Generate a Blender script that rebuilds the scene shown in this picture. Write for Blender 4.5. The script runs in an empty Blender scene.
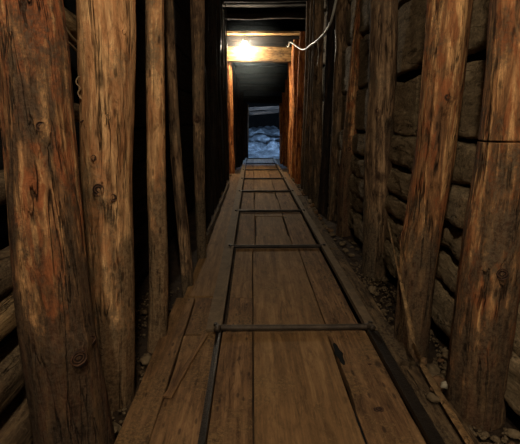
import bpy, bmesh, math, random
from mathutils import Vector, Matrix, noise, Quaternion
C = bpy.context.scene.collection
PI = math.pi
# ------------------------------------------------------------------ camera
F, PITCH, YAW, H = 420.0, math.atan(101/420), math.radians(1.06), 0.85
cam = bpy.data.objects.new('camera', bpy.data.cameras.new('camera')); C.objects.link(cam)
cam.data.sensor_width = 36; cam.data.lens = 36*F/520
cam.data.clip_start = .02
cam.location = (0, 0, H)
cam.rotation_euler = (PI/2 - PITCH, 0, -YAW)
bpy.context.scene.camera = cam
CR = cam.rotation_euler.to_matrix()
def ray(px, py):
    return CR @ Vector(((px-260)/F, -(py-222)/F, -1))
def atY(px, py, Y):
    d = ray(px, py); return Vector((0, 0, H)) + d*(Y/d.y)
def atZ(px, py, z=0.0):
    d = ray(px, py); return Vector((0, 0, H)) + d*((z-H)/d.z)
def atX(px, py, X):
    d = ray(px, py); return Vector((0, 0, H)) + d*(X/d.x)
def depth(p):
    return -((CR.transposed() @ (p-Vector((0, 0, H)))).z)

# ------------------------------------------------------------------ materials
def lin(c):
    return tuple(((v/255)/12.92 if v/255 < .04045 else ((v/255+.055)/1.055)**2.4) for v in c) + (1,)
def nd(nt, t, **kw):
    n = nt.nodes.new(t)
    for k, v in kw.items(): setattr(n, k, v)
    return n
def ramp(nt, fac, stops, interp='LINEAR'):
    r = nd(nt, 'ShaderNodeValToRGB'); r.color_ramp.interpolation = interp
    e = r.color_ramp.elements
    while len(e) < len(stops): e.new(.5)
    for i, (p, c) in enumerate(stops):
        e[i].position = p; e[i].color = c if len(c) == 4 else lin(c)
    nt.links.new(fac, r.inputs[0]); return r.outputs[0]
def noi(nt, vec, scale, detail=6, rough=.6, dist=0):
    n = nd(nt, 'ShaderNodeTexNoise'); n.inputs['Scale'].default_value = scale
    n.inputs['Detail'].default_value = detail; n.inputs['Roughness'].default_value = rough
    n.inputs['Distortion'].default_value = dist
    nt.links.new(vec, n.inputs['Vector']); return n.outputs['Fac']
def mapping(nt, vec, s):
    m = nd(nt, 'ShaderNodeMapping'); m.inputs['Scale'].default_value = s
    nt.links.new(vec, m.inputs['Vector']); return m.outputs[0]
def mix(nt, fac, a, b, mode='MIX'):
    m = nd(nt, 'ShaderNodeMix', data_type='RGBA', blend_type=mode)
    if isinstance(fac, float): m.inputs[0].default_value = fac
    else: nt.links.new(fac, m.inputs[0])
    for i, v in ((6, a), (7, b)):
        if isinstance(v, tuple): m.inputs[i].default_value = v if len(v) == 4 else lin(v)
        else: nt.links.new(v, m.inputs[i])
    return m.outputs[2]
def math_(nt, op, a, b=None):
    m = nd(nt, 'ShaderNodeMath', operation=op)
    for i, v in enumerate((a, b)):
        if v is None: continue
        if isinstance(v, (int, float)): m.inputs[i].default_value = v
        else: nt.links.new(v, m.inputs[i])
    return m.outputs[0]
W1 = (1, 1, 1, 1); K0 = (0, 0, 0, 1)
def start(name, rough=.85, spec=.3):
    m = bpy.data.materials.new(name); m.use_nodes = True; nt = m.node_tree
    b = nt.nodes['Principled BSDF']; b.inputs['Roughness'].default_value = rough
    b.inputs['Specular IOR Level'].default_value = spec
    tc = nd(nt, 'ShaderNodeTexCoord'); oi = nd(nt, 'ShaderNodeObjectInfo')
    off = nd(nt, 'ShaderNodeVectorMath', operation='MULTIPLY_ADD')
    comb = nd(nt, 'ShaderNodeCombineXYZ')
    for i in range(3): nt.links.new(oi.outputs['Random'], comb.inputs[i])
    nt.links.new(comb.outputs[0], off.inputs[0]); off.inputs[1].default_value = (17, 31, 23)
    nt.links.new(tc.outputs['Object'], off.inputs[2])
    return m, nt, b, off.outputs[0], tc.outputs['Object'], oi.outputs['Random']
def bump(nt, b, h, dist=.01, strength=1):
    n = nd(nt, 'ShaderNodeBump'); n.inputs['Distance'].default_value = dist
    n.inputs['Strength'].default_value = strength
    nt.links.new(h, n.inputs['Height']); nt.links.new(n.outputs[0], b.inputs['Normal'])
def wood(name, dark, mid, light, stain, stain_amt=.5, grime=(70, 60, 48), grime_lo=.55, fine=.5,
         streak=34.0, along=2.6, rough=.88, knots=True, bumpd=.012, spec=.15, mud_shade=0, fleck=.8, crack=.8):
    """long axis of every piece is its local Z"""
    m, nt, b, v, raw, rnd = start(name, rough, spec)
    s1 = noi(nt, mapping(nt, v, (streak, streak, along)), 1, 8, .65, .5)
    c = ramp(nt, s1, [(.38, dark), (.5, mid), (.60, light)])
    s2 = noi(nt, mapping(nt, v, (streak*2.6, streak*2.6, along*3)), 1, 6, .65)
    c = mix(nt, ramp(nt, s2, [(.42, K0), (.56, W1)]), mix(nt, fine, c, dark), c)
    # stained streaks (inner bark, resin)
    s3 = noi(nt, mapping(nt, v, (streak*.6, streak*.6, along*2.2)), 1, 8, .7, .8)
    c = mix(nt, ramp(nt, s3, [(.50, K0), (.57, (stain_amt,)*3+(1,))]), c, stain)
    # mottled wear
    s4 = noi(nt, mapping(nt, v, (34, 34, 11)), 1, 5, .72, .6)
    f4 = ramp(nt, s4, [(.34, (.30,.28,.26,1)), (.47, (.92,.92,.92,1)), (.62, (1.3,1.3,1.3,1))])
    c = mix(nt, fleck, c, f4, 'MULTIPLY')
    # drying cracks that follow the grain
    s5 = noi(nt, mapping(nt, v, (streak*.55, streak*.55, along*.6)), 1, 4, .55, .35)
    gate = ramp(nt, noi(nt, mapping(nt, v, (9, 9, 3)), 1, 3, .6), [(.44, K0), (.54, W1)])
    ck = ramp(nt, s5, [(.484, K0), (.496, W1), (.504, W1), (.516, K0)])
    ckm = math_(nt, 'MULTIPLY', math_(nt, 'MULTIPLY', ck, gate), crack)
    c = mix(nt, ckm, c, (26, 18, 12))
    # caked clay in granular patches
    g1 = noi(nt, v, 3.6, 6, .72); g2 = noi(nt, v, 90, 4, .8)
    gm = math_(nt, 'ADD', math_(nt, 'MULTIPLY', g1, .7), math_(nt, 'MULTIPLY', g2, .3))
    gcol = ramp(nt, g2, [(.40, tuple(x*.62 for x in grime)), (.60, tuple(min(255, x*1.15) for x in grime))])
    c = mix(nt, ramp(nt, gm, [(grime_lo-.05, K0), (grime_lo+.04, (.85,.85,.85,1))]), c, gcol)
    if mud_shade:      # muddy foot to an uneven line; also paints lamp falloff darker below
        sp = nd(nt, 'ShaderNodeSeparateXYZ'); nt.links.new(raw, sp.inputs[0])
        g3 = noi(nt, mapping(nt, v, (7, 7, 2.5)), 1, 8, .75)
        lvl = math_(nt, 'ADD', math_(nt, 'MULTIPLY', math_(nt, 'SUBTRACT', mud_shade, sp.outputs[2]), .9), math_(nt, 'MULTIPLY', math_(nt, 'SUBTRACT', g3, .5), 2.8))
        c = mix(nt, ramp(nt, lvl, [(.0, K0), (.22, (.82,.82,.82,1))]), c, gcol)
    h = math_(nt, 'ADD', math_(nt, 'MULTIPLY', s1, .8), math_(nt, 'ADD', math_(nt, 'MULTIPLY', s2, .4), math_(nt, 'ADD', math_(nt, 'MULTIPLY', g2, .25), math_(nt, 'MULTIPLY', s4, .5))))
    h = math_(nt, 'SUBTRACT', h, math_(nt, 'MULTIPLY', ckm, .8))
    if knots:
        vo = nd(nt, 'ShaderNodeTexVoronoi'); vo.inputs['Scale'].default_value = 1
        nt.links.new(mapping(nt, v, (9, 9, 4.2)), vo.inputs['Vector'])
        k = ramp(nt, vo.outputs['Distance'], [(.06, W1), (.14, K0)])
        c = mix(nt, math_(nt, 'MULTIPLY', k, .75), c, (38, 24, 15))
        h = math_(nt, 'SUBTRACT', h, math_(nt, 'MULTIPLY', k, .25))
        vo2 = nd(nt, 'ShaderNodeTexVoronoi'); vo2.inputs['Scale'].default_value = 1
        nt.links.new(mapping(nt, v, (34, 34, 11)), vo2.inputs['Vector'])
        k2 = ramp(nt, vo2.outputs['Distance'], [(.12, W1), (.2, K0)])
        c = mix(nt, math_(nt, 'MULTIPLY', k2, .65), c, (40, 27, 18))
    nt.links.new(c, b.inputs['Base Color'])
    bump(nt, b, h, bumpd)
    return m
M = {}
M['post'] = wood('debarked_spruce', (94, 67, 46), (158, 113, 74), (206, 156, 104), (146, 82, 48), .75, (74, 61, 48), .55, mud_shade=.86, streak=38, fleck=1.0, bumpd=.02)  # muddy foot kept darker, standing in for weak lamplight low down
M['post_red'] = wood('reddish_spruce', (96, 68, 46), (158, 110, 70), (220, 168, 112), (144, 82, 48), .7, (90, 75, 58), .58, mud_shade=.62, streak=36, fleck=1.0, bumpd=.02)
M['post_pale'] = wood('pale_spruce', (148, 108, 74), (196, 148, 100), (220, 174, 122), (164, 108, 68), .6, (112, 93, 70), .56, mud_shade=.70, streak=38, bumpd=.016)
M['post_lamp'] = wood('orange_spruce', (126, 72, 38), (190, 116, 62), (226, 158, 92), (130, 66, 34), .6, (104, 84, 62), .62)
M['post_grey'] = wood('weathered_spruce', (78, 60, 45), (128, 100, 73), (160, 128, 95), (60, 44, 34), .7, (84, 72, 56), .54, mud_shade=.4)
M['post_dark'] = wood('shaded_spruce', (26, 20, 15), (44, 33, 25), (62, 47, 35), (22, 17, 13), .7, (40, 34, 28), .55)  # near-black tone puts the shade of the dark side into the wood
M['lagging'] = wood('clay_grey_boards', (104, 88, 66), (144, 123, 94), (168, 146, 114), (94, 78, 58), .5, (144, 122, 92), .50, knots=False, streak=26, along=4, bumpd=.02)
M['lagging_pale'] = wood('split_pale_log', (120, 94, 62), (160, 130, 90), (188, 160, 116), (100, 76, 50), .5, (120, 100, 74), .55, knots=False)
M['lagging_log'] = wood('old_round_log', (64, 50, 35), (94, 74, 52), (124, 100, 72), (52, 39, 28), .6, (96, 80, 60), .52)
M['board'] = wood('walked_floor_board', (92, 66, 43), (119, 88, 58), (140, 106, 72), (78, 56, 37), .5, (112, 86, 56), .53, streak=40, along=2.2, fine=.4, rough=.8, bumpd=.004, spec=.2, fleck=.6, crack=.45)
M['board_mid'] = wood('wide_floor_board', (104, 77, 48), (127, 95, 61), (142, 109, 72), (92, 68, 43), .4, (116, 90, 58), .56, streak=34, along=1.6, fine=.35, rough=.78, knots=False, bumpd=.003, spec=.2, fleck=.45, crack=.35)
M['beam'] = wood('sawn_beam', (120, 88, 52), (160, 122, 74), (184, 146, 94), (100, 72, 44), .5, (120, 98, 70), .58, streak=30)
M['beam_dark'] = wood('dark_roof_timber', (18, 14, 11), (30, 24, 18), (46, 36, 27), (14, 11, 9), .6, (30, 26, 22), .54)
def knot_mat():
    m, nt, b, v, raw, r = start('knot_wood', .85)
    w = nd(nt, 'ShaderNodeTexWave', wave_type='RINGS', rings_direction='Z'); w.inputs['Scale'].default_value = 45
    w.inputs['Distortion'].default_value = 3; nt.links.new(raw, w.inputs['Vector'])
    c = ramp(nt, w.outputs['Fac'], [(0, (40, 25, 16)), (1, (84, 56, 37))])
    nt.links.new(c, b.inputs['Base Color']); bump(nt, b, w.outputs['Fac'], .004); return m
M['knot'] = knot_mat()
def rock(name, a, bc, c3, scale=8, bd=.03, rough=.95, spec=.25):
    m, nt, b, v, raw, r = start(name, rough, spec)
    n1 = noi(nt, v, scale, 9, .68, .4); n2 = noi(nt, v, scale*6, 6, .7)
    c = ramp(nt, n1, [(.3, a), (.5, bc), (.7, c3)])
    c = mix(nt, ramp(nt, n2, [(.35, (.7,.7,.7,1)), (.65, (1.15,1.15,1.15,1))]), c, c, 'MULTIPLY') if False else mix(nt, math_(nt, 'MULTIPLY', n2, .45), c, a)
    nt.links.new(c, b.inputs['Base Color'])
    bump(nt, b, math_(nt, 'ADD', n1, math_(nt, 'MULTIPLY', n2, .4)), bd); return m
M['earth'] = rock('packed_earth', (36, 27, 19), (62, 47, 33), (88, 68, 48))
M['earth_dark'] = rock('dark_wall_earth', (10, 9, 7), (18, 15, 12), (30, 25, 20))  # near-black earth tone for walls and ceiling
M['stone'] = rock('dusty_stone', (76, 62, 46), (112, 94, 70), (142, 122, 94), 14, .008)
M['stone_pale'] = rock('pale_stone', (120, 108, 88), (156, 144, 122), (178, 168, 148), 14, .005)
M['stone_rust'] = rock('rust_brown_stone', (84, 62, 42), (122, 92, 64), (146, 114, 80), 14, .006)
M['wet_rock'] = rock('wet_grey_silt', (30, 32, 34), (84, 90, 96), (190, 196, 202), 3.2, .12, .4, .6)
def metal(name, a, bc, rough, met=.6):
    m, nt, b, v, raw, r = start(name, rough, .5)
    n1 = noi(nt, v, 14, 8, .7); n2 = noi(nt, v, 120, 4, .7)
    c = ramp(nt, n1, [(.35, a), (.65, bc)])
    nt.links.new(c, b.inputs['Base Color']); b.inputs['Metallic'].default_value = met; b.inputs['Specular IOR Level'].default_value = .3
    bump(nt, b, math_(nt, 'ADD', n1, n2), .002); return m
M['iron'] = metal('worn_iron', (50, 42, 35), (86, 74, 62), .55, .35)
M['iron_dark'] = metal('oily_iron', (30, 26, 23), (54, 46, 39), .45, .5)
M['iron_dusty'] = metal('dusty_iron', (86, 70, 51), (118, 97, 72), .8, 0)
def plain(name, c, rough=.6):
    m, nt, b, v, raw, r = start(name, rough)
    n1 = noi(nt, v, 30, 5, .6)
    nt.links.new(mix(nt, math_(nt, 'MULTIPLY', n1, .5), c, tuple(x*.6 for x in c)), b.inputs['Base Color']); return m
M['cable'] = plain('grey_cable_sheath', (190, 184, 170), .45)
M['cable_black'] = plain('black_cable_sheath', (26, 25, 24), .3)
M['lath'] = wood('bent_lath', (104, 78, 50), (140, 108, 72), (164, 130, 90), (90, 66, 42), .4, (104, 84, 60), .55, knots=False, bumpd=.003)
M['root'] = plain('dry_root', (150, 124, 92), .9)
M['fibre'] = plain('dusty_bark_fibre', (92, 78, 62), .95)
M['socket'] = plain('grey_lamp_socket', (120, 120, 116), .5)
def emit(name, c, s):
    m = bpy.data.materials.new(name); m.use_nodes = True; b = m.node_tree.nodes['Principled BSDF']
    b.inputs['Base Color'].default_value = (.9, .9, .9, 1)
    b.inputs['Emission Color'].default_value = c; b.inputs['Emission Strength'].default_value = s; return m
M['bulb_near'] = emit('glowing_bulb_near', (1, .87, .67, 1), 800)
M['bulb_far'] = emit('glowing_bulb_portal', (1, .87, .66, 1), 760)
M['bulb_blue'] = emit('glowing_bulb_cool', (.38, .62, 1, 1), 1700)

# ------------------------------------------------------------------ object helpers
def link(name, bm, mat, parent=None, smooth=True):
    me = bpy.data.meshes.new(name); bmesh.ops.recalc_face_normals(bm, faces=bm.faces)
    bm.to_mesh(me); bm.free(); me.materials.append(mat)
    if smooth:
        me.polygons.foreach_set('use_smooth', [True]*len(me.polygons))
    o = bpy.data.objects.new(name, me); C.objects.link(o)
    if parent: o.parent = parent
    return o
def tag(o, label, cat, group=None, kind=None):
    if label: o['label'] = label
    if cat: o['category'] = cat
    if group: o['group'] = group
    if kind: o['kind'] = kind
    return o
def nz(x, y, z): return noise.noise(Vector((x, y, z)))
def frame(p0, p1, side=None):
    """matrix whose Z runs p0->p1; X towards `side` as far as possible"""
    z = (p1-p0).normalized()
    s = Vector(side) if side else Vector((1, 0, 0))
    if abs(s.dot(z)) > .95: s = Vector((0, 1, 0))
    x = (s - z*s.dot(z)).normalized(); y = z.cross(x)
    m = Matrix((x, y, z)).transposed().to_4x4(); m.translation = p0; return m
ALLKN = []
def log_bm(L, r0, r1, seed, seg=36, rings=None, lump=.08, flute=.04, fine=.018, bend=.012, knots=(), flat=0, taper_end=.0, kerf=None):
    bm = bmesh.new(); rings = rings or max(8, int(L/.022)); prev = None; first = None
    zs = [L*i/rings for i in range(rings+1)]
    if kerf:
        zs = [q for q in zs if abs(q-kerf) > .012]+[kerf-.006, kerf-.0028, kerf-.0015, kerf+.0015, kerf+.0028, kerf+.006]; zs.sort()
    for z in zs:
        t = z/L; r = r0+(r1-r0)*t
        cx = bend*math.sin(t*4+seed)+r*.35*nz(seed*3.1, 0, z*1.3); cy = bend*math.cos(t*3.1+seed*2)+r*.35*nz(0, seed*2.7, z*1.3)
        ring = []
        for k in range(seg):
            a = 2*PI*k/seg; ca, sa = math.cos(a), math.sin(a)
            f = 1 + lump*nz(ca*1.1+seed, sa*1.1, z*2.2)*1.6 + flute*nz(ca*4+seed, sa*4+9, z*.9)*1.6 \
                + fine*nz(ca*11, sa*11+seed, z*9)*1.6
            for (kz, ka, kr, kh) in knots:
                da = (a-ka+PI) % (2*PI)-PI
                d2 = ((z-kz)**2+(da*r)**2)/kr**2
                if d2 < 9:
                    f += kh*(math.exp(-d2*.9)-.75*math.exp(-d2*6))
            if kerf and abs(z-kerf) < .002: f -= .16
            ring.append(bm.verts.new((cx+r*f*ca, cy+r*f*sa, z)))
        if prev:
            for k in range(seg):
                bm.faces.new((prev[k], prev[(k+1) % seg], ring[(k+1) % seg], ring[k]))
        else: first = ring
        prev = ring
    for ring, zz in ((first, 0), (prev, L)):
        c = bm.verts.new((sum((v.co for v in ring), Vector())/seg))
        for k in range(seg): bm.faces.new((ring[k], ring[(k+1) % seg], c))
    return bm
def make_log(name, p0, p1, r0, r1, mat, seed, parent=None, **kw):
    p0 = Vector(p0); p1 = Vector(p1)
    o = link(name, log_bm((p1-p0).length, r0, r1, seed, **kw), mat, parent)
    o.matrix_world = frame(p0, p1); return o
def rr(w, t, r, n=3, sub=4):
    """rounded rectangle outline"""
    pts = []
    for (sx, sy, a0) in ((1, 1, 0), (-1, 1, PI/2), (-1, -1, PI), (1, -1, 1.5*PI)):
        for i in range(n+1):
            a = a0+PI/2*i/n
            pts.append((sx*(w/2-r)+r*math.cos(a), sy*(t/2-r)+r*math.sin(a)))
    out = []
    for i, p in enumerate(pts):
        q = pts[(i+1) % len(pts)]; out.append(p)
        if math.dist(p, q) > w*.3:
            for j in range(1, sub): out.append((p[0]+(q[0]-p[0])*j/sub, p[1]+(q[1]-p[1])*j/sub))
    return out
def board_bm(L, w, t, seed, r=.006, wob=.006, rough=.002, step=.05, sub=4, endrag=.0, hew=0):
    bm = bmesh.new(); out = rr(w, t, min(r, t*.45)); n = max(3, int(L/step)); prev = None; first = None
    for i in range(n+1):
        z = L*i/n; ring = []
        for (x, y) in out:
            sx = 1 if x > 0 else -1
            dx = wob*nz(seed+sx*5, z*2.3, 0)*1.8*abs(x)/(w/2)+wob*.35*nz(seed+sx*5, z*9, 3)
            dy = rough*nz(x*9+seed, y*9, z*5)*2
            dz = 0
            if hew:
                q = noise.fractal(Vector((x*7+seed, y*7, z*5)), .9, 2.1, 5)*hew
                dy += q*(1 if y > 0 else -1); dx += q*.6*sx
            if endrag and i in (0, n): dz = endrag*nz(x*16+seed, i, 0)*1.5
            ring.append(bm.verts.new((x+dx, y+dy, z+dz)))
        if prev:
            for k in range(len(ring)):
                bm.faces.new((prev[k], prev[(k+1) % len(ring)], ring[(k+1) % len(ring)], ring[k]))
        else: first = ring
        prev = ring
    for ring in (first, prev):
        bm.faces.new(ring)
    return bm
def make_board(name, p0, p1, w, t, mat, seed, side=(1, 0, 0), parent=None, **kw):
    p0 = Vector(p0); p1 = Vector(p1)
    o = link(name, board_bm((p1-p0).length, w, t, seed, **kw), mat, parent)
    o.matrix_world = frame(p0, p1, side)
    if kw.get('r', .006) < .02:
        for p in o.data.polygons: p.use_smooth = False
    return o
def stone_bm(r, seed, sub=3):
    bm = bmesh.new(); bmesh.ops.create_icosphere(bm, subdivisions=sub, radius=1)
    rnd = random.Random(seed); sx, sy, sz = rnd.uniform(.75, 1.25), rnd.uniform(.75, 1.25), rnd.uniform(.5, .8)
    for v in bm.verts:
        f = 1+.45*noise.noise(v.co*1.1+Vector((seed, 0, 0)))+.12*noise.noise(v.co*3.5+Vector((0, seed, 0)))
        v.co = Vector((v.co.x*sx, v.co.y*sy, v.co.z*sz))*f*r
    return bm
def tube_bm(pts, r, seg=10, sub=6):
    """Catmull-Rom tube"""
    P = [Vector(p) for p in pts]; Q = []
    for i in range(len(P)-1):
        a, b, c, d = P[max(i-1, 0)], P[i], P[i+1], P[min(i+2, len(P)-1)]
        for j in range(sub):
            t = j/sub
            Q.append(.5*((2*b)+(c-a)*t+(2*a-5*b+4*c-d)*t*t+(3*b-a-3*c+d)*t**3))
    Q.append(P[-1]); bm = bmesh.new(); prev = first = None
    for i, q in enumerate(Q):
        tan = (Q[min(i+1, len(Q)-1)]-Q[max(i-1, 0)]).normalized()
        u = tan.cross(Vector((.13, .21, .97))).normalized(); w = tan.cross(u)
        rad = r(i/(len(Q)-1)) if callable(r) else r
        if not isinstance(rad, tuple): rad = (rad, rad)
        ring = [bm.verts.new(q+u*rad[0]*math.cos(2*PI*k/seg)+w*rad[1]*math.sin(2*PI*k/seg)) for k in range(seg)]
        if prev:
            for k in range(seg): bm.faces.new((prev[k], prev[(k+1) % seg], ring[(k+1) % seg], ring[k]))
        else: first = ring
        prev = ring
    bm.faces.new(first); bm.faces.new(prev); return bm
def grid_struct(name, fn, nu, nv, mat):
    bm = bmesh.new(); g = [[bm.verts.new(fn(i/nu, j/nv)) for j in range(nv+1)] for i in range(nu+1)]
    for i in range(nu):
        for j in range(nv): bm.faces.new((g[i][j], g[i+1][j], g[i+1][j+1], g[i][j+1]))
    o = link(name, bm, mat); o['kind'] = 'structure'; return o

# ------------------------------------------------------------------ the setting
GZ = -.06; Y0, Y1 = -1.6, 15.6; CZ = 2.52
def roof_z(y):
    if y < 7.9: return CZ
    if y < 10.2: return CZ-(y-7.9)/2.3*1.1
    if y < 10.8: return 1.42+(y-10.2)/.6*.5
    return 1.92
def lw(y): return -.84 if y < 7.9 else (-.84+(y-7.9)/2*.36 if y < 9.9 else (-.48 if y < 10.2 else -.48))
def rw(y): return .97
grid_struct('floor', lambda u, v: Vector((-.9+1.95*v, Y0+(Y1-Y0)*u, GZ-.012+.022*nz(v*9, u*80, 0)+.03*nz(v*2, u*15, 4))), 260, 24, M['earth'])
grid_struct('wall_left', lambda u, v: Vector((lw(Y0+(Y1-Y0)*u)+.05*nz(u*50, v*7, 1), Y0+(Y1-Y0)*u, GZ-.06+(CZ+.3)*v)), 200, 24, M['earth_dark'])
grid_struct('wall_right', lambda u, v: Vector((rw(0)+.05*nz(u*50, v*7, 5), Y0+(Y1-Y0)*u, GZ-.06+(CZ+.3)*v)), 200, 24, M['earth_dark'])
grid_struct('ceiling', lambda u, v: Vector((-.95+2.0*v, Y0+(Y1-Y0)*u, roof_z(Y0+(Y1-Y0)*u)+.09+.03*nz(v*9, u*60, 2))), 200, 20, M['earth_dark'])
grid_struct('wall_back', lambda u, v: Vector((-.95+2.0*u, Y0+.02, GZ-.06+(CZ+.3)*v)), 8, 8, M['earth_dark'])
grid_struct('wall_far', lambda u, v: Vector((-.95+2.0*u, Y1-.05+.06*nz(u*5, v*5, 7), GZ-.06+(CZ+.3)*v)), 20, 20, M['earth_dark'])

# ------------------------------------------------------------------ posts
def knot(o, kz, ka, kr, r, zlen):
    """a round knot set in the face of a log, child of the log"""
    bm = bmesh.new(); seg = 18; rings = [(0, .0), (.35, .006), (.7, .004), (.9, .009), (1.0, -.012)]
    prev = [bm.verts.new((0, 0, .001))]
    for q, h in rings[1:]:
        ring = [bm.verts.new((kr*q*(1+.15*nz(math.cos(2*PI*k/seg)*2+kz, math.sin(2*PI*k/seg)*2, 0))*math.cos(2*PI*k/seg), kr*1.15*q*math.sin(2*PI*k/seg), h*kr/.02)) for k in range(seg)]
        if len(prev) == 1:
            for k in range(seg): bm.faces.new((prev[0], ring[k], ring[(k+1) % seg]))
        else:
            for k in range(seg): bm.faces.new((prev[k], prev[(k+1) % seg], ring[(k+1) % seg], ring[k]))
        prev = ring
    # nearest surface point of the log mesh
    best = min(o.data.vertices, key=lambda v: (v.co.z-kz)**2+((math.atan2(v.co.y, v.co.x)-ka+PI) % (2*PI)-PI)**2*r*r)
    c = best.co
    n = Vector((math.cos(ka), math.sin(ka), 0)); up = Vector((0, 0, 1)); x = up.cross(n)
    k = link('knot', bm, M['knot'], o)
    mm = Matrix((x, up, n)).transposed().to_4x4(); mm.translation = c - n*.004 if True else c
    k.matrix_local = mm; return k
def post(top, wt, base, by, wb, mat, seed, label, group, ztop=None, knots=(), gz=GZ, **kw):
    """top: pixel column of the axis where it leaves the frame; base: pixel of the foot on the ground"""
    B = atZ(base, by, gz); T = atY(top, 0, B.y)
    d = (T-B)/(T.z-B.z)
    zt = ztop if ztop else CZ-.2
    rb = wb/2*depth(B)/F; rt_ = wt/2*depth(T)/F
    E = B + d*(zt-B.z); rE = min(max(.5*min(rt_, rb), rt_+(rt_-rb)*(zt-T.z)/(T.z-B.z)), 1.5*max(rt_, rb))
    S = B - d*.03
    L = (E-S).length
    # knots come as pixel (x, y, size)
    kn = []
    fm = frame(S, E); inv = fm.inverted()
    for (kx, ky, kr) in knots:
        rr_ = ray(kx, ky); O = Vector((0, 0, H))
        # intersect with the log axis cylinder
        o2 = inv @ O; d2 = (inv.to_3x3() @ rr_)
        z_guess = (inv @ atY(kx, ky, B.y)).z
        R = rb+(rE-rb)*z_guess/L
        a = d2.x**2+d2.y**2; b = 2*(o2.x*d2.x+o2.y*d2.y); c = o2.x**2+o2.y**2-R*R
        disc = b*b-4*a*c
        t = (-b-math.sqrt(disc))/(2*a) if disc > 0 else -b/(2*a)
        h = o2+d2*t; kn.append((h.z, math.atan2(h.y, h.x), kr, R))
    if 'kerf_px' in kw:
        kp = kw.pop('kerf_px'); kw['kerf'] = (inv @ atY(kp[0], kp[1], B.y-rb)).z
    o = make_log('timber_post', S, E, rb, rE, M[mat], seed, knots=[(k[0], k[1], k[2]*1.6, .16) for k in kn], **kw)
    for k in kn: knot(o, k[0], k[1], k[2], k[3], L)
    tag(o, label, 'post', group); return o
GL, GR = 'timber posts along the left wall', 'timber posts along the right wall'
posts = {}
posts['L1'] = post(23, 58, 76, 462, 72, 'post', 1.3, 'thick orange-brown debarked post at the left edge, nearest of the left row', GL,
     knots=((73, 352, .020), (88, 338, .012), (42, 130, .010)), flute=.055, lump=.11)
posts['L2'] = post(105, 54, 117, 396, 38, 'post_pale', 4.1, 'pale tan post with dark knots and splinters, second of the left row from the camera', GL,
     knots=((103, 192, .017), (95, 158, .008), (113, 196, .010), (104, 350, .012), (122, 30, .006), (110, 120, .007)), lump=.06)
posts['L3'] = post(156, 18, 155, 345, 19, 'post_pale', 7.7, 'slim straight tan post, third of the left row, beside the black gap', GL,
     knots=((158, 268, .010), (161, 140, .008)), lump=.06)
posts['L4'] = post(170, 9, 187, 296, 13, 'post_grey', 9.2, 'thin leaning grey-brown post, fourth of the left row, foot against the floor boards', GL)
posts['L5'] = post(195, 14, 204, 266, 9, 'post_grey', 11.4, 'dark brown post with a bulge halfway down, fifth of the left row', GL,
     knots=((197, 118, .02),))
ordn = ['sixth', 'seventh', 'eighth', 'ninth', 'tenth', 'eleventh', 'twelfth', 'thirteenth', 'fourteenth']
rnd = random.Random(5)
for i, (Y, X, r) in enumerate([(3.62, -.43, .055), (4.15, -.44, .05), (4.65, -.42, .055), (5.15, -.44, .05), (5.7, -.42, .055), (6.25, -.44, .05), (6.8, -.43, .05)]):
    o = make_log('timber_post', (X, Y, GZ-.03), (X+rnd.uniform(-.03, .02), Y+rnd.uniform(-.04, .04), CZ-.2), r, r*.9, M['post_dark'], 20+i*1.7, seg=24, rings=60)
    tag(o, 'post painted near-black for shade, %s of the left row counting from the camera' % ordn[i], 'post', GL)

posts['R1'] = post(522, 62, 476, 412, 54, 'post_red', 31.3, 'thick reddish post at the right edge with a saw cut across it', GR,
     knots=((501, 273, .016),), lump=.07, flute=.06, kerf_px=(500, 143))
posts['R2'] = post(447, 43, 414, 348, 33, 'post_red', 35.9, 'broad orange-brown post with a knotty waist, second of the right row', GR,
     knots=((447, 97, .010), (402, 238, .02)), lump=.10)
posts['R3'] = post(384, 27, 372, 273, 27, 'post_grey', 38.2, 'straight grey-brown post with muddy shade-darkened foot, third of the right row', GR, knots=((378, 112, .012),))
posts['R4'] = post(361, 11, 345, 234, 17, 'post', 41.0, 'orange-tinged leaning post, fourth of the right row from the camera', GR, knots=((350, 150, .014),), lump=.11)
posts['R5'] = post(344, 17, 334, 218, 15, 'post_grey', 44.0, 'wide dark brown post, fifth of the right row just behind the leaning orange one', GR)
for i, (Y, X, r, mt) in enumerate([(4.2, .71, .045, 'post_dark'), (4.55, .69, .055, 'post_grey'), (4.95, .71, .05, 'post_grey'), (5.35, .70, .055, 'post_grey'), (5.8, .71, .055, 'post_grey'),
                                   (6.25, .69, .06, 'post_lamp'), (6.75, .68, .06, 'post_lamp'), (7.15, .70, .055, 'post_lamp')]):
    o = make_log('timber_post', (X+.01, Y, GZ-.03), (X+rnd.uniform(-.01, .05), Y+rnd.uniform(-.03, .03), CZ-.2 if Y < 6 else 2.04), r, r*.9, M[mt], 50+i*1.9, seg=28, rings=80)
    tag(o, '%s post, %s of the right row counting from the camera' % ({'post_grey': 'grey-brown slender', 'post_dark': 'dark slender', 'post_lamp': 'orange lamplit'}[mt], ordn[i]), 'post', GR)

# portal frame under the lamp
PY = 7.62
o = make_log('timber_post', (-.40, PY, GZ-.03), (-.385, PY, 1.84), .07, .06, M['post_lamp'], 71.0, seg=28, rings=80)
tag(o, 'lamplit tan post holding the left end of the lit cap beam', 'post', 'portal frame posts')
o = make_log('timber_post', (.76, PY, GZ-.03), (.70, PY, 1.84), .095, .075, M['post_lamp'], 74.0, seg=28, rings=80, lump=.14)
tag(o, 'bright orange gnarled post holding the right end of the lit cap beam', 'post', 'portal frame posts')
o = make_board('crossbeam', (-.50, PY, 1.945), (.86, PY, 1.945), .24, .16, M['beam'], 3.0, side=(0, 0, 1), r=.012)
tag(o, 'pale squared cap beam lit by the bulb at the end of the passage', 'beam')
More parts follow.
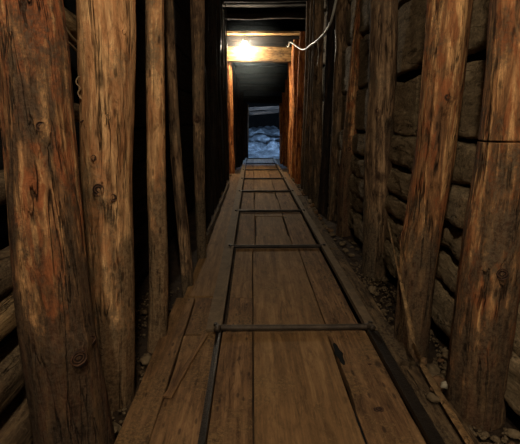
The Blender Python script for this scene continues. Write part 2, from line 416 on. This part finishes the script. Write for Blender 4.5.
# beyond the portal
k = 0
for (Y, XL, XR, zt) in ((8.25, -.36, .74, 1.95), (8.85, -.30, .72, 1.72), (9.4, -.22, .70, 1.50), (9.95, -.15, .70, 1.30)):
    w = ('first', 'second', 'third', 'fourth')[k]
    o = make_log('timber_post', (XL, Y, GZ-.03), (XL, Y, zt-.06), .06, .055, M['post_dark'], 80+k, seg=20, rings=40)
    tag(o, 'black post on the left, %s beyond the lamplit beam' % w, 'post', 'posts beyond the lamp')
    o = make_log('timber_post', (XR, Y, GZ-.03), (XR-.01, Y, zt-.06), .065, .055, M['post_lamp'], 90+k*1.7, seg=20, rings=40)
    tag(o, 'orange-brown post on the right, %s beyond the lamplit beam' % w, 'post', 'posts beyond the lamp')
    o = make_log('crossbeam', (-.46, Y, zt), (.86, Y, zt), .06, .06, M['beam_dark'], 100+k*1.3, seg=20, rings=40)
    tag(o, 'dark round cap beam, %s step down beyond the lamplit beam' % w, 'beam', 'cap beams beyond the lamp')
    k += 1
for k, X in enumerate((-.40, -.29, -.20)):
    o = make_log('timber_post', (X, 10.22, GZ-.03), (X, 10.22, 1.38), .05, .05, M['post_dark'], 110+k, seg=16, rings=30)
    tag(o, 'black upright closing the left side of the far opening, %s from the wall' % ('first', 'second', 'third')[k], 'post', 'uprights beside the far opening')
for k, (Y, z0, z1) in enumerate(((11.45, 1.13, 1.20), (11.9, 1.02, 1.12))):
    o = make_board('roof_brace', (-.42, Y, z0), (.9, Y, z1), .09, .06, M['post_dark'], 5+k, side=(0, 0, 1))
    tag(o, ('bluish grey brace across the far opening, nearer one', 'bluish grey brace across the far opening, deeper one')[k], 'beam', 'braces over the far opening')
o = make_log('timber_post', (-.105, 10.24, GZ-.03), (-.105, 10.24, 1.22), .022, .02, M['stone_pale'], 130, seg=14, rings=30)
tag(o, 'thin pale upright catching cold light at the left of the far opening', 'post')

o = make_board('crossbeam', (-.46, 10.4, 1.43), (.86, 10.4, 1.41), .30, .07, M['beam_dark'], 15, side=(0, 0, 1))  # added beam closes the gap where the cool bulb showed
tag(o, 'black squared crossbeam added over the far opening to hide the bulb', 'beam')
# cap beams and roof boards
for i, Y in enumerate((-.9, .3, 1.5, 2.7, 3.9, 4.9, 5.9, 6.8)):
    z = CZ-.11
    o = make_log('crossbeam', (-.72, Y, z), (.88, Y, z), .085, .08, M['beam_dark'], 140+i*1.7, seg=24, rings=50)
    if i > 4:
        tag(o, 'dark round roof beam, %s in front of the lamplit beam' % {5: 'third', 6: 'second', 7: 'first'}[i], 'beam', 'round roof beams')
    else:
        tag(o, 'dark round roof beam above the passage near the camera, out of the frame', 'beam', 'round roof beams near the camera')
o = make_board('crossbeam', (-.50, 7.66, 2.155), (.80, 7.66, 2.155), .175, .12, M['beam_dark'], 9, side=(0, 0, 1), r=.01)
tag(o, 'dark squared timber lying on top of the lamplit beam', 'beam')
o = make_board('overhead_plank', (-.50, 7.60, 2.275), (.80, 7.60, 2.275), .26, .04, M['beam'], 10, side=(0, 1, 0), r=.006, wob=.01)
tag(o, 'pale flat board above the dark timber, its edge lit by the bulb', 'board')
rnd = random.Random(3)
y = 4.4; i = 0
RW = ['first', 'second', 'third', 'fourth', 'fifth', 'sixth', 'seventh', 'eighth', 'ninth', 'tenth', 'eleventh', 'twelfth', 'thirteenth', 'fourteenth', 'fifteenth']
ys = []
while y < 7.1:
    w = rnd.uniform(.17, .24); ys.append((y, w)); y += w+rnd.uniform(.01, .03)
for i, (y, w) in enumerate(ys):
    zz = CZ+.0+rnd.uniform(0, .02)
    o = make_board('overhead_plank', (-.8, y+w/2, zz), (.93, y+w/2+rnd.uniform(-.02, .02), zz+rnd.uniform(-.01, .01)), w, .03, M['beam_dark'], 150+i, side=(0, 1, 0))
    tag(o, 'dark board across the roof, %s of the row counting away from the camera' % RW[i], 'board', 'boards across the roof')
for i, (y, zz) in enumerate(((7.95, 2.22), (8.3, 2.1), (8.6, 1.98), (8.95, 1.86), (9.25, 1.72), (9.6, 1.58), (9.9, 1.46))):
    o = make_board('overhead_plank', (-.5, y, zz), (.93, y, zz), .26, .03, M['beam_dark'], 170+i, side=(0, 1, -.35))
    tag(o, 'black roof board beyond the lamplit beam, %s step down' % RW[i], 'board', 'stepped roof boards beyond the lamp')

# ------------------------------------------------------------------ lagging behind the posts
rows = [(0.02, .17), (.19, .15), (.34, .13), (.47, .15), (.62, .17), (.795, .30), (1.115, .34), (1.48, .30), (1.80, .24), (2.06, .26)]
rn = ['bottom', 'second', 'third', 'fourth', 'fifth', 'sixth', 'seventh', 'eighth', 'ninth', 'top']
rnd = random.Random(11)
cuts0 = [-.9, .55, 2.05, 3.5, 5.1, 6.6, 8.0]
where = ['beside the camera', 'behind the first and second right posts', 'behind the third and fourth right posts', 'behind the sixth to tenth right posts', 'behind the orange posts near the lamp', 'beyond the right end of the lamplit beam']
for ri, (z, h) in enumerate(rows):
    cuts = [c+rnd.uniform(-.12, .12) for c in cuts0]
    for ci in range(len(cuts)-1):
        if ci >= 4 and z > 1.7: continue
        tilt = rnd.uniform(-.008, .008); X = .825+rnd.uniform(-.012, .012)
        zc = z+h/2-.02
        big = z > .78
        o = make_board('lagging_board', (X, cuts[ci]+.01, zc+tilt), (X, cuts[ci+1]-.01, zc-tilt), h-.014 if big else h-.004, .06 if big else .09, M['lagging'],
                       200+ri*9+ci, side=(0, 0, 1), r=.018 if big else .032, wob=.022 if big else .018, rough=.006 if big else .010, step=.014, sub=14, endrag=.04, hew=.012 if big else .024)
        tag(o, 'grey hewn board, %s row up, %s' % (rn[ri], where[ci]), 'board', 'boards lining the right wall')
# left: round poles, with gaps
rowsL = [(.03, .075), (.19, .07), (.335, .065), (.47, .055), (.68, .05), (.86, .04), (1.17, .07), (1.50, .05), (1.85, .055), (2.15, .05)]
cutsL = [-.9, .45, 1.84, 3.6, 5.4, 7.4]
whereL = ['beside the camera', 'behind the two nearest left posts', 'behind the third to fifth left posts', 'behind the sixth to eighth left posts', 'behind the farthest dark left posts']
for ri, (z, r) in enumerate(rowsL):
    for ci in range(5):
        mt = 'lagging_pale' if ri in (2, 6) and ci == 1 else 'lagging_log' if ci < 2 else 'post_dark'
        a = cutsL[ci]+rnd.uniform(-.1, .1); b = cutsL[ci+1]+rnd.uniform(-.12, .02)
        b = max(b, a+.6)
        if ci == 4: b = min(b, 7.4)
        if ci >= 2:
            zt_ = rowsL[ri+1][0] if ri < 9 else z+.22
            o = make_board('lagging_board', (-.64, a, (z+zt_)/2-.05), (-.64, b+.02, (z+zt_)/2-.05), zt_-z-.01, .04, M['post_dark'], 700+ri*7+ci, side=(0, 0, 1), r=.01, wob=.006)  # dark boards added so the gaps between left posts read as shade
            tag(o, 'dark board added for shade, %s row up, %s' % (rn[ri], whereL[ci]), 'board', 'dark boards added along the left wall')
            continue
        o = make_log('lagging_pole', (-.68+rnd.uniform(-.02, .02), a, z+rnd.uniform(-.015, .015)), (-.68+rnd.uniform(-.02, .02), b-.12, z+rnd.uniform(-.015, .015)),
                     r, r*.85, M[mt], 300+ri*7+ci*1.3, seg=24, rings=60, lump=.16)
        tag(o, '%s wall pole, %s row up, %s' % ('pale split' if mt == 'lagging_pale' else 'brown' if ci < 2 else 'shade-dark', rn[ri], whereL[ci]), 'pole', 'poles lining the left wall')

# ------------------------------------------------------------------ floor boards
BY = []   # crossbar distances from their pixel rows
for py in (327, 246, 211, 190.5, 178, 169.5): BY.append(atZ(254, py, .02).y)
sp = (BY[5]-BY[0])/5
bars = [BY[0]+sp*i for i in range(8)]
XA, XB, X0s, X1s = -.129, .471, 0.0, .312
T = .035
def fb(x0, x1, y0, y1, mat, seed, label, z=0, gap=.0022, **kw):
    o = make_board('walkway_plank', ((x0+x1)/2, y0+gap, z-T/2), ((x0+x1)/2, y1-gap, z-T/2), x1-x0-gap*2, T, M[mat], seed, **dict(dict(r=.004, wob=.002, rough=.001), **kw))
    return tag(o, label, 'board', 'floor boards of the track bed')
bn = ['nearest', 'second', 'third', 'fourth', 'fifth', 'sixth', 'seventh', 'eighth', 'ninth']
edges = [.15]+bars+[9.75]
for i in range(len(edges)-1):
    y0, y1 = edges[i], edges[i+1]
    s = 400+i*3
    nm = bn[i]+' track bay from the camera'
    if i == 0:
        fb(XA, X0s, y0, y1, 'board', s, 'left floor board in the '+nm)
        fb(X0s, X1s-.006, y0, y1, 'board_mid', s+1, 'wide middle floor board in the '+nm)
        fb(X1s-.004, XB, y0, y1, 'board', s+2, 'right floor board with a chipped edge in the '+nm, wob=.012)
    elif i == 1:
        ym = atZ(240, 298).y
        fb(XA+.014, X0s, y0, ym, 'board', s, 'short near left floor board in the '+nm)
        fb(XA+.014, X0s, ym, y1, 'board_mid', s+5, 'short far left floor board in the '+nm)
        fb(X0s, X1s, y0, y1, 'board_mid', s+1, 'wide middle floor board with scratches in the '+nm)
        fb(X1s, XB-.012, y0, y1, 'board', s+2, 'right floor board in the '+nm)
    else:
        fb(XA+.014, X0s+.02, y0, y1, 'board', s, 'left floor board in the '+nm)
        if i == 2 or i == 3:
            pa, pb = (atZ(259, 236, 0).y, atZ(298, 216, 0).y) if i == 2 else (atZ(262, 199, 0).y, atZ(262, 192, 0).y)
            fb(X0s+.02, X1s-.03, y0, pa, 'board_mid', s+1, 'near middle floor board before the panel in the '+nm)
            fb(X0s+.024, X1s-.034, pa, pb, 'board_mid', s+7, ('large rectangular', 'small broken')[i-2]+' panel set in the '+nm, gap=.007, z=-.004)
            fb(X0s+.02, X1s-.03, pb, y1, 'board_mid', s+8, 'far middle floor board behind the panel in the '+nm)
        else:
            fb(X0s+.02, X1s-.03, y0, y1, 'board_mid', s+1, 'middle floor board in the '+nm)
        fb(X1s-.03, XB-.012, y0, y1, 'board', s+2, 'right floor board in the '+nm)
# left of the rail
XL0, XLs = -.382, -.285
yb = atZ(188, 297).y
o = fb(XL0, XLs, .25, yb, 'board', 451, 'narrow outer board left of the track, nearest the camera', z=-.004)
o = fb(XLs-.002, XA-.012, .25, bars[0]-.02, 'board', 452, 'rough board between the left rail and the narrow outer board', z=-.006, wob=.004)
o = fb(XLs+.003, XA-.012, bars[0]-.015, yb, 'board', 456, 'short board left of the rail beside the first crossbar', z=-.004)
o = fb(-.345, XA-.012, yb+.01, 4.2, 'board_mid', 453, 'long grey-brown board left of the rail past the first crossbar', z=.0)
o = fb(-.335, XA-.012, 4.22, 7.0, 'board', 454, 'far board left of the rail leading to the lamp', z=-.004)
# diagonal splinter board
a = atZ(167, 397, .004); b = atZ(205, 334, .004)
o = make_board('wood_splinter', a, b, .030, .008, M['board'], 66, wob=.010)
tag(o, 'thin diagonal sliver of wood lying on the boards left of the near rail', 'splinter')
a = atZ(211, 240, .03); b = atZ(239, 184, .03)
o = make_board('plank', Vector((-.325, a.y, .033)), Vector((-.315, b.y, .033)), .066, .022, M['lagging_log'], 67, side=(0, 0, 1), wob=.008)
tag(o, 'low plank standing on edge along the left side in the middle distance', 'board')
# right of the rail
o = fb(XB+.05, .625, .2, 1.35, 'lagging_log', 461, 'dirty board right of the track nearest the camera', z=-.012, wob=.010)
o = fb(XB+.05, .60, 1.37, 2.75, 'lagging_log', 462, 'dusty board right of the track beside the second and third right posts', z=-.008, wob=.008)
o = fb(XB+.05, .60, 2.78, 4.9, 'lagging_log', 463, 'grey dusty board right of the rail past the fourth right post', z=-.008, wob=.008)
o = fb(XB+.05, .60, 4.93, 7.3, 'board', 464, 'far board right of the rail leading to the lamp', z=-.008)
# worn holes and knots of the near boards
def knotspot(px, py, r, label):
    p = atZ(px, py, .0008); bm = bmesh.new(); seg = 20
    vs = []
    c = bm.verts.new((0, 0, .0015))
    for k in range(seg):
        a = 2*PI*k/seg; q = r*(1+.35*nz(math.cos(a)*2+px, math.sin(a)*2, 0))
        vs.append(bm.verts.new((q*math.cos(a), q*.8*math.sin(a), -.002)))
    for k in range(seg): bm.faces.new((c, vs[k], vs[(k+1) % seg]))
    o = link('knot', bm, M['knot']); o.location = p; return o
near_right = [o for o in bpy.data.objects if o.get('label', '').startswith('right floor board with a chipped')][0]
for a in ((379, 409, .020), (370, 364, .011)):
    kx = knotspot(*a, ''); w = kx.location.copy(); kx.parent = near_right
    kx.matrix_parent_inverse = near_right.matrix_world.inverted()
def chip(px0, py0, px1, py1, w, parent):
    a = atZ(px0, py0, .0008); b = atZ(px1, py1, .0008); bm = bmesh.new(); n = 8
    d = (b-a); s = Vector((d.y, -d.x, 0)).normalized(); L_, R_ = [], []
    for i in range(n+1):
        t = i/n; ww = w*math.sin(PI*(t*.94+.03))**.6*(1+.5*nz(t*5, px0, 0))
        L_.append(bm.verts.new(a+d*t-s*ww/2+Vector((0, 0, .0004)))); R_.append(bm.verts.new(a+d*t+s*ww/2+Vector((0, 0, .0004))))
    for i in range(n): bm.faces.new((L_[i], L_[i+1], R_[i+1], R_[i]))
    o = link('split', bm, M['split']); o.parent = parent; o.matrix_parent_inverse = parent.matrix_world.inverted(); return o
M['split'] = plain('black_split', (8, 7, 6), 1)
bpy.context.view_layer.update()
chip(334, 343, 344, 365, .026, near_right)
chip(354, 411, 368, 448, .007, near_right)

# ------------------------------------------------------------------ track
tr = bpy.data.objects.new('rail_track', None); C.objects.link(tr); tr.location = (.171, .2, 0)
tag(tr, 'low iron rail track with two rails and crossbars running down the plank floor', 'track')
def par(o, p):
    bpy.context.view_layer.update()
    m = o.matrix_world.copy(); o.parent = p; o.matrix_parent_inverse = p.matrix_world.inverted(); o.matrix_world = m
def rail(xw, sgn, y0, y1, fl, web, tf, mat, name='rail'):
    """angle section: flat foot outward, upright edge inward"""
    prof = [(0, 0), (sgn*fl, 0), (sgn*fl, tf), (sgn*tf*1.6, tf*1.2), (sgn*tf*1.3, web), (0, web)]
    bm = bmesh.new(); n = int((y1-y0)/.08); prev = None
    for i in range(n+1):
        z = (y1-y0)*i/n; wob = .003*nz(z*1.2, xw*9, 0)
        ring = [bm.verts.new((x+wob, y_, z)) for x, y_ in prof]
        if prev:
            for k in range(6): bm.faces.new((prev[k], prev[(k+1) % 6], ring[(k+1) % 6], ring[k]))
        else: first = ring
        prev = ring
    bm.faces.new(first); bm.faces.new(prev)
    o = link(name, bm, M[mat], smooth=False)
    # local x->world x, local y->world z, local z->world y
    o.matrix_world = Matrix(((1, 0, 0, xw), (0, 0, 1, y0), (0, 1, 0, .001), (0, 0, 0, 1)))
    par(o, tr); return o
rail(XA, -1, .2, bars[0]-.02, .022, .020, .006, 'iron_dark')['label'] = 'dark near rail on the left'
rail(XB, 1, .2, bars[0]-.02, .045, .020, .006, 'iron_dark')['label'] = 'dark near rail on the right'
rail(XA, -1, bars[0]+.0, 9.7, .066, .024, .010, 'iron_dusty')['label'] = 'dusty left rail'
rail(XB, 1, bars[0]+.0, 9.7, .05, .024, .010, 'iron_dusty')['label'] = 'dusty right rail'
for i, y in enumerate(bars):
    r = .0125 if i == 0 else .012
    y += 0
    pts = [(XA-.015, y, r+.006), (XA+.02, y, r+.004), (.17, y+.002, r+.003), (XB-.02, y, r+.004), (XB+.012, y, r+.006)]
    if i == 0: pts = [(XA-.02, y-.03, r+.012), (XA-.012, y-.008, r+.012)]+[(XA+.01, y, r+.006), (.17, y, r+.004), (XB-.02, y, r+.005), (XB+.01, y-.004, r+.012), (XB+.022, y-.03, r+.012)]
    o = link('crossbar', tube_bm(pts, r, 12), M['iron'] if i == 0 else M['iron_dark']); par(o, tr)
    for X in (XA, XB):
        bm = bmesh.new(); bmesh.ops.create_cone(bm, cap_ends=True, segments=6, radius1=.010, radius2=.009, depth=.012)
        q = link('bolt', bm, M['iron_dark'], smooth=False)
        q.location = (X+(-.028 if X < 0 else .026), y+.03, .018 if i else .018); par(q, tr)

# ------------------------------------------------------------------ stones
rnd = random.Random(21)
def stone(p, r, mat, label, group, seed):
    o = link('stone', stone_bm(r, seed), M[mat]); o.location = p; o.rotation_euler.z = rnd.uniform(0, 6)
    o.location.z += r*.35; tag(o, label, 'stone', group); return o
def free(x, y, r):
    for p in posts.values():
        b = p.matrix_world @ Vector((0, 0, .05))
        if math.hypot(b.x-x, b.y-y) < r+.085: return False
    return True
bpy.context.view_layer.update()
placed = []
def scatter(n, xr, yr, rr0, rr1, label, group, mats, zb=GZ, tries=4000):
    c = 0
    for _ in range(tries):
        if c >= n: break
        x, y, r = rnd.uniform(*xr), rnd.uniform(*yr), rnd.uniform(rr0, rr1)
        if not free(x, y, r): continue
        if any(math.hypot(x-a, y-b) < (r+q)*1.0 for a, b, q in placed): continue
        placed.append((x, y, r)); c += 1
        stone((x, y, zb), r, rnd.choice(mats), label, group, 500+len(placed)*1.37)
st = stone(atZ(446, 387, 0)-Vector((0, 0, -.004)), .016, 'stone_pale', 'small pale round stone beside the bent lath at lower right', None, 77.7)
placed.append((st.location.x, st.location.y, .02))
st = stone(atZ(434, 401, 0)-Vector((0, 0, -.004)), .017, 'stone', 'dusty round stone touching the bent lath, nearest the camera', None, 78.9)
st = stone(atZ(434, 391, 0)-Vector((0, 0, .0)), .012, 'stone_rust', 'tiny brown stone just behind the dusty round one by the lath', None, 79.9)
scatter(46, (.64, .78), (.7, 1.5), .010, .026, 'dusty grey-brown stone in the rubble between the nearest right posts', 'rubble between the nearest right posts', ['stone', 'stone', 'stone_rust'])
scatter(26, (.63, .78), (1.5, 3.2), .010, .028, 'grey-brown stone in the rubble around the third right post', 'rubble around the third right post', ['stone', 'stone'])
scatter(24, (.61, .66), (3.2, 6.8), .012, .035, 'lump of debris along the foot of the far right posts', 'debris along the far right posts', ['stone', 'stone_rust'], zb=-.05)
scatter(26, (-.56, -.385), (.7, 1.9), .010, .030, 'dark dusty stone in the gutter beside the left posts', 'rubble in the left gutter', ['stone', 'lagging_log'])
scatter(22, (-.385, -.345), (4.3, 7.4), .012, .030, 'orange-brown lump of debris at the left foot of the lamplit beam posts', 'debris on the far left', ['stone_rust', 'stone'])
# fine gravel: uncountable grit
def grit(name, n, xr, yr, label, cat, seed):
    rr_ = random.Random(seed); bm = bmesh.new()
    for _ in range(n):
        x, y = rr_.uniform(*xr), rr_.uniform(*yr); s = rr_.uniform(.003, .008)
        if not free(x, y, 0): continue
        m = Matrix.Translation((x, y, GZ+s*.3+rr_.uniform(0, .012))) @ Matrix.Rotation(rr_.uniform(0, 6), 4, 'Z') @ Matrix.Diagonal((s, s*rr_.uniform(.6, 1.2), s*.7, 1))
        bmesh.ops.create_icosphere(bm, subdivisions=1, radius=1, matrix=m)
    o = link(name, bm, M['stone']); tag(o, label, cat, kind='stuff')
grit('gravel', 900, (.63, .79), (.6, 2.6), 'loose grit scattered on the ground along the right posts', 'gravel', 2)
grit('gravel', 600, (-.58, -.385), (.6, 2.2), 'loose grit scattered in the dark gutter along the left posts', 'gravel', 4)

# ------------------------------------------------------------------ bent lath
P = [atY(388, 222, 1.96), atY(394, 250, 1.72), atY(401, 282, 1.50), atY(408, 315, 1.36), atY(414, 343, 1.27), atZ(421, 362, .03), atZ(431, 380, .016), atZ(449, 410, .012), atZ(478, 456, .012)]
o = link('wooden_lath', tube_bm(P, lambda t: (.0035+.009*min(1, t*1.3), .004), 10), M['lath'])
tag(o, 'long bent tan lath leaning from the right wall down onto the floor', 'lath')

# ------------------------------------------------------------------ roots, fibres on the left posts
def on_post(px, py, key, out=.0):
    p = posts[key]; Y = (p.matrix_world @ Vector((0, 0, 1))).y
    return atY(px, py, Y-out)
rt = [('L2', [(79, 76), (76, 82), (80, 88), (78, 93), (81, 99)], .0022), ('L2', [(80, 122), (87, 119), (92, 118), (94, 111)], .0022),
      ('L2', [(92, 118), (86, 125)], .0015)]
for i, (k, pts, r) in enumerate(rt):
    o = link('splinter', tube_bm([on_post(x, y, k, .068) for x, y in pts], r, 6), M['root' if i == 0 else 'knot'], None)
    par(o, posts[k])
for i, (pts, r) in enumerate([([(52, 8), (58, 20), (66, 30), (72, 38), (80, 46)], .006), ([(54, 30), (62, 38), (70, 44), (78, 52)], .004)]):
    o = link('root', tube_bm([atX(x, y, -.595) for x, y in pts], r, 8), M['root'])
    tag(o, ('thick pale root hanging behind the gap between the two nearest left posts', 'thin pale root just under the thick one between the nearest left posts')[i], 'root')

# ------------------------------------------------------------------ lamps and cables
def lamp(loc, bulbmat, label, r, group=None, stem=.06, up=.1):
    e = bpy.data.objects.new('ceiling_lamp', None); C.objects.link(e); e.location = loc; tag(e, label, 'lamp', group)
    bm = bmesh.new(); bmesh.ops.create_uvsphere(bm, u_segments=20, v_segments=12, radius=r)
    for v in bm.verts:
        if v.co.z > 0: v.co.z *= 1.35; v.co.x *= 1-.35*v.co.z/(r*1.35); v.co.y *= 1-.35*v.co.z/(r*1.35)
    link('bulb', bm, M[bulbmat], e)
    bm = bmesh.new(); bmesh.ops.create_cone(bm, cap_ends=True, segments=20, radius1=r*.62, radius2=r*.45, depth=stem, matrix=Matrix.Translation((0, 0, r*1.3+stem/2-.01)))
    link('socket', bm, M['socket'], e)
    if up:
        link('hanger', tube_bm([(0, 0, r*1.3+stem-.012), (0.004, 0, r*1.3+stem+up*.5), (0, 0, r*1.3+stem+up)], .004, 8), M['cable_black'], e)
    return e
LP = atY(244.5, 47, 7.47)
lamp(LP, 'bulb_far', 'glowing bare bulb against the pale cap beam near the far end', .066, None, .045, .06)
lamp(Vector((.0, .0, 2.0)), 'bulb_near', 'bare warm bulb hanging from the roof right over the camera', .045, None, .05, .10)
lamp(Vector((.02, -1.25, 1.90)), 'bulb_near', 'added fill bulb hanging lowest, unseen, farthest behind the camera', .045, None, .05, .10)  # fill bulb added to flatten the light along the passage
lamp(Vector((.25, 11.15, 1.72)), 'bulb_blue', 'cool white bulb hanging out of sight over the far rubble slope', .06, None, .05, .16)
# grey cable on the right wall up to the lamp
P = [atX(348, -35, .66), atX(337, -3, .64), atX(333, 14, .63), atX(329, 26, .625), atX(321, 37, .62), atX(311, 45, .615), atX(302, 49.5, .61), Vector((.58, 6.7, 1.99)), Vector((.60, 7.3, 2.03)), Vector((.60, 7.52, 2.06))]
o = link('power_cable', tube_bm(P, .0095, 10), M['cable']); tag(o, 'slack pale grey cable looping along the top right wall to the far bulb', 'cable')
o = link('power_cable', tube_bm([Vector((.60, 7.515, 2.05)), Vector((.4, 7.53, 2.085)), Vector((.1, 7.535, 2.08)), Vector((-.05, 7.53, 2.10)), LP+Vector((.01, .03, .15))], .006, 8), M['cable_black'])
tag(o, 'thin black cable lying along the top of the lamplit beam to the bulb', 'cable')
for i, (X, Yc) in enumerate(((-.35, 5.0), (-.345, 6.05))):
    P = [Vector((X, Yc, 2.5)), Vector((X+.01, Yc+.02, 1.9)), Vector((X-.01, Yc+.01, 1.4)), Vector((X, Yc+.03, .9)), Vector((X+.01, Yc, .35)), Vector((X+.005, Yc, -.055))]
    o = link('power_cable', tube_bm(P, .007, 8), M['cable_black'])
    tag(o, ('shiny black cable hanging down the dark left posts, nearer one', 'shiny black cable hanging down the dark left posts, farther one')[i], 'cable', 'cables hanging on the left posts')
# thin pale strips painting in rim-light glints on the R posts
for i, (px, y0, y1, X) in enumerate(((335, 30, 62, .61), (317.5, 42, 66, .62))):
    P = [atX(px, y0, X), atX(px+1, (y0+y1)/2, X), atX(px-.5, y1, X)]
    o = link('rim_glint', tube_bm(P, .0028, 8), M['cable']); tag(o, ('thin pale strip painted in as rim-light glint, upper right wall, nearer one', 'thin pale strip painted in as rim-light glint, upper right wall, farther one')[i], 'rim_glint', 'painted glints on the upper right wall')

# ------------------------------------------------------------------ far rubble slope
def slope(u, v):
    X = -.40+1.25*v; Y = 10.34+4.9*u
    z = GZ+.02+.62*min(1, u*1.6)+.12*noise.fractal(Vector((X*2.2, Y*1.5, 1)), .8, 2.1, 5)*min(1, u*4+.2)
    return Vector((X, Y, z))
o = grid_struct('mound', slope, 120, 50, M['wet_rock']); o.name = 'rubble_slope'; del o['kind']
tag(o, 'wet grey rubble slope catching blue light at the far end of the passage', 'rubble', kind='stuff')

m = bpy.data.materials.new('damp_air'); m.use_nodes = True; nt = m.node_tree; nt.nodes.clear()
out = nd(nt, 'ShaderNodeOutputMaterial'); vp = nd(nt, 'ShaderNodeVolumeScatter')
vp.inputs['Anisotropy'].default_value = .3; vp.inputs['Color'].default_value = (.78, .92, 1, 1)
tc = nd(nt, 'ShaderNodeTexCoord'); ln = nd(nt, 'ShaderNodeVectorMath', operation='LENGTH'); nt.links.new(tc.outputs['Object'], ln.inputs[0])
dn = math_(nt, 'MULTIPLY', math_(nt, 'POWER', math_(nt, 'MAXIMUM', math_(nt, 'SUBTRACT', 1, ln.outputs['Value']), 0), 1.3), .085)
nt.links.new(dn, vp.inputs['Density']); nt.links.new(vp.outputs[0], out.inputs['Volume'])
bm = bmesh.new(); bmesh.ops.create_uvsphere(bm, u_segments=24, v_segments=14, radius=1)
o = link('haze', bm, m); o.location = (.0, 7.5, 1.85); o.scale = (.72, .75, .70)
tag(o, 'faint damp haze glowing in the air around the bare bulb', 'haze', kind='stuff')
# ------------------------------------------------------------------ world, colour
w = bpy.data.worlds.new('world'); bpy.context.scene.world = w; w.use_nodes = True
w.node_tree.nodes['Background'].inputs[0].default_value = (.5, .45, .4, 1); w.node_tree.nodes['Background'].inputs[1].default_value = 0.0
vs = bpy.context.scene.view_settings
vs.view_transform = 'Standard'; vs.look = 'None'; vs.gamma = 1; vs.use_curve_mapping = False; vs.exposure = 0.0
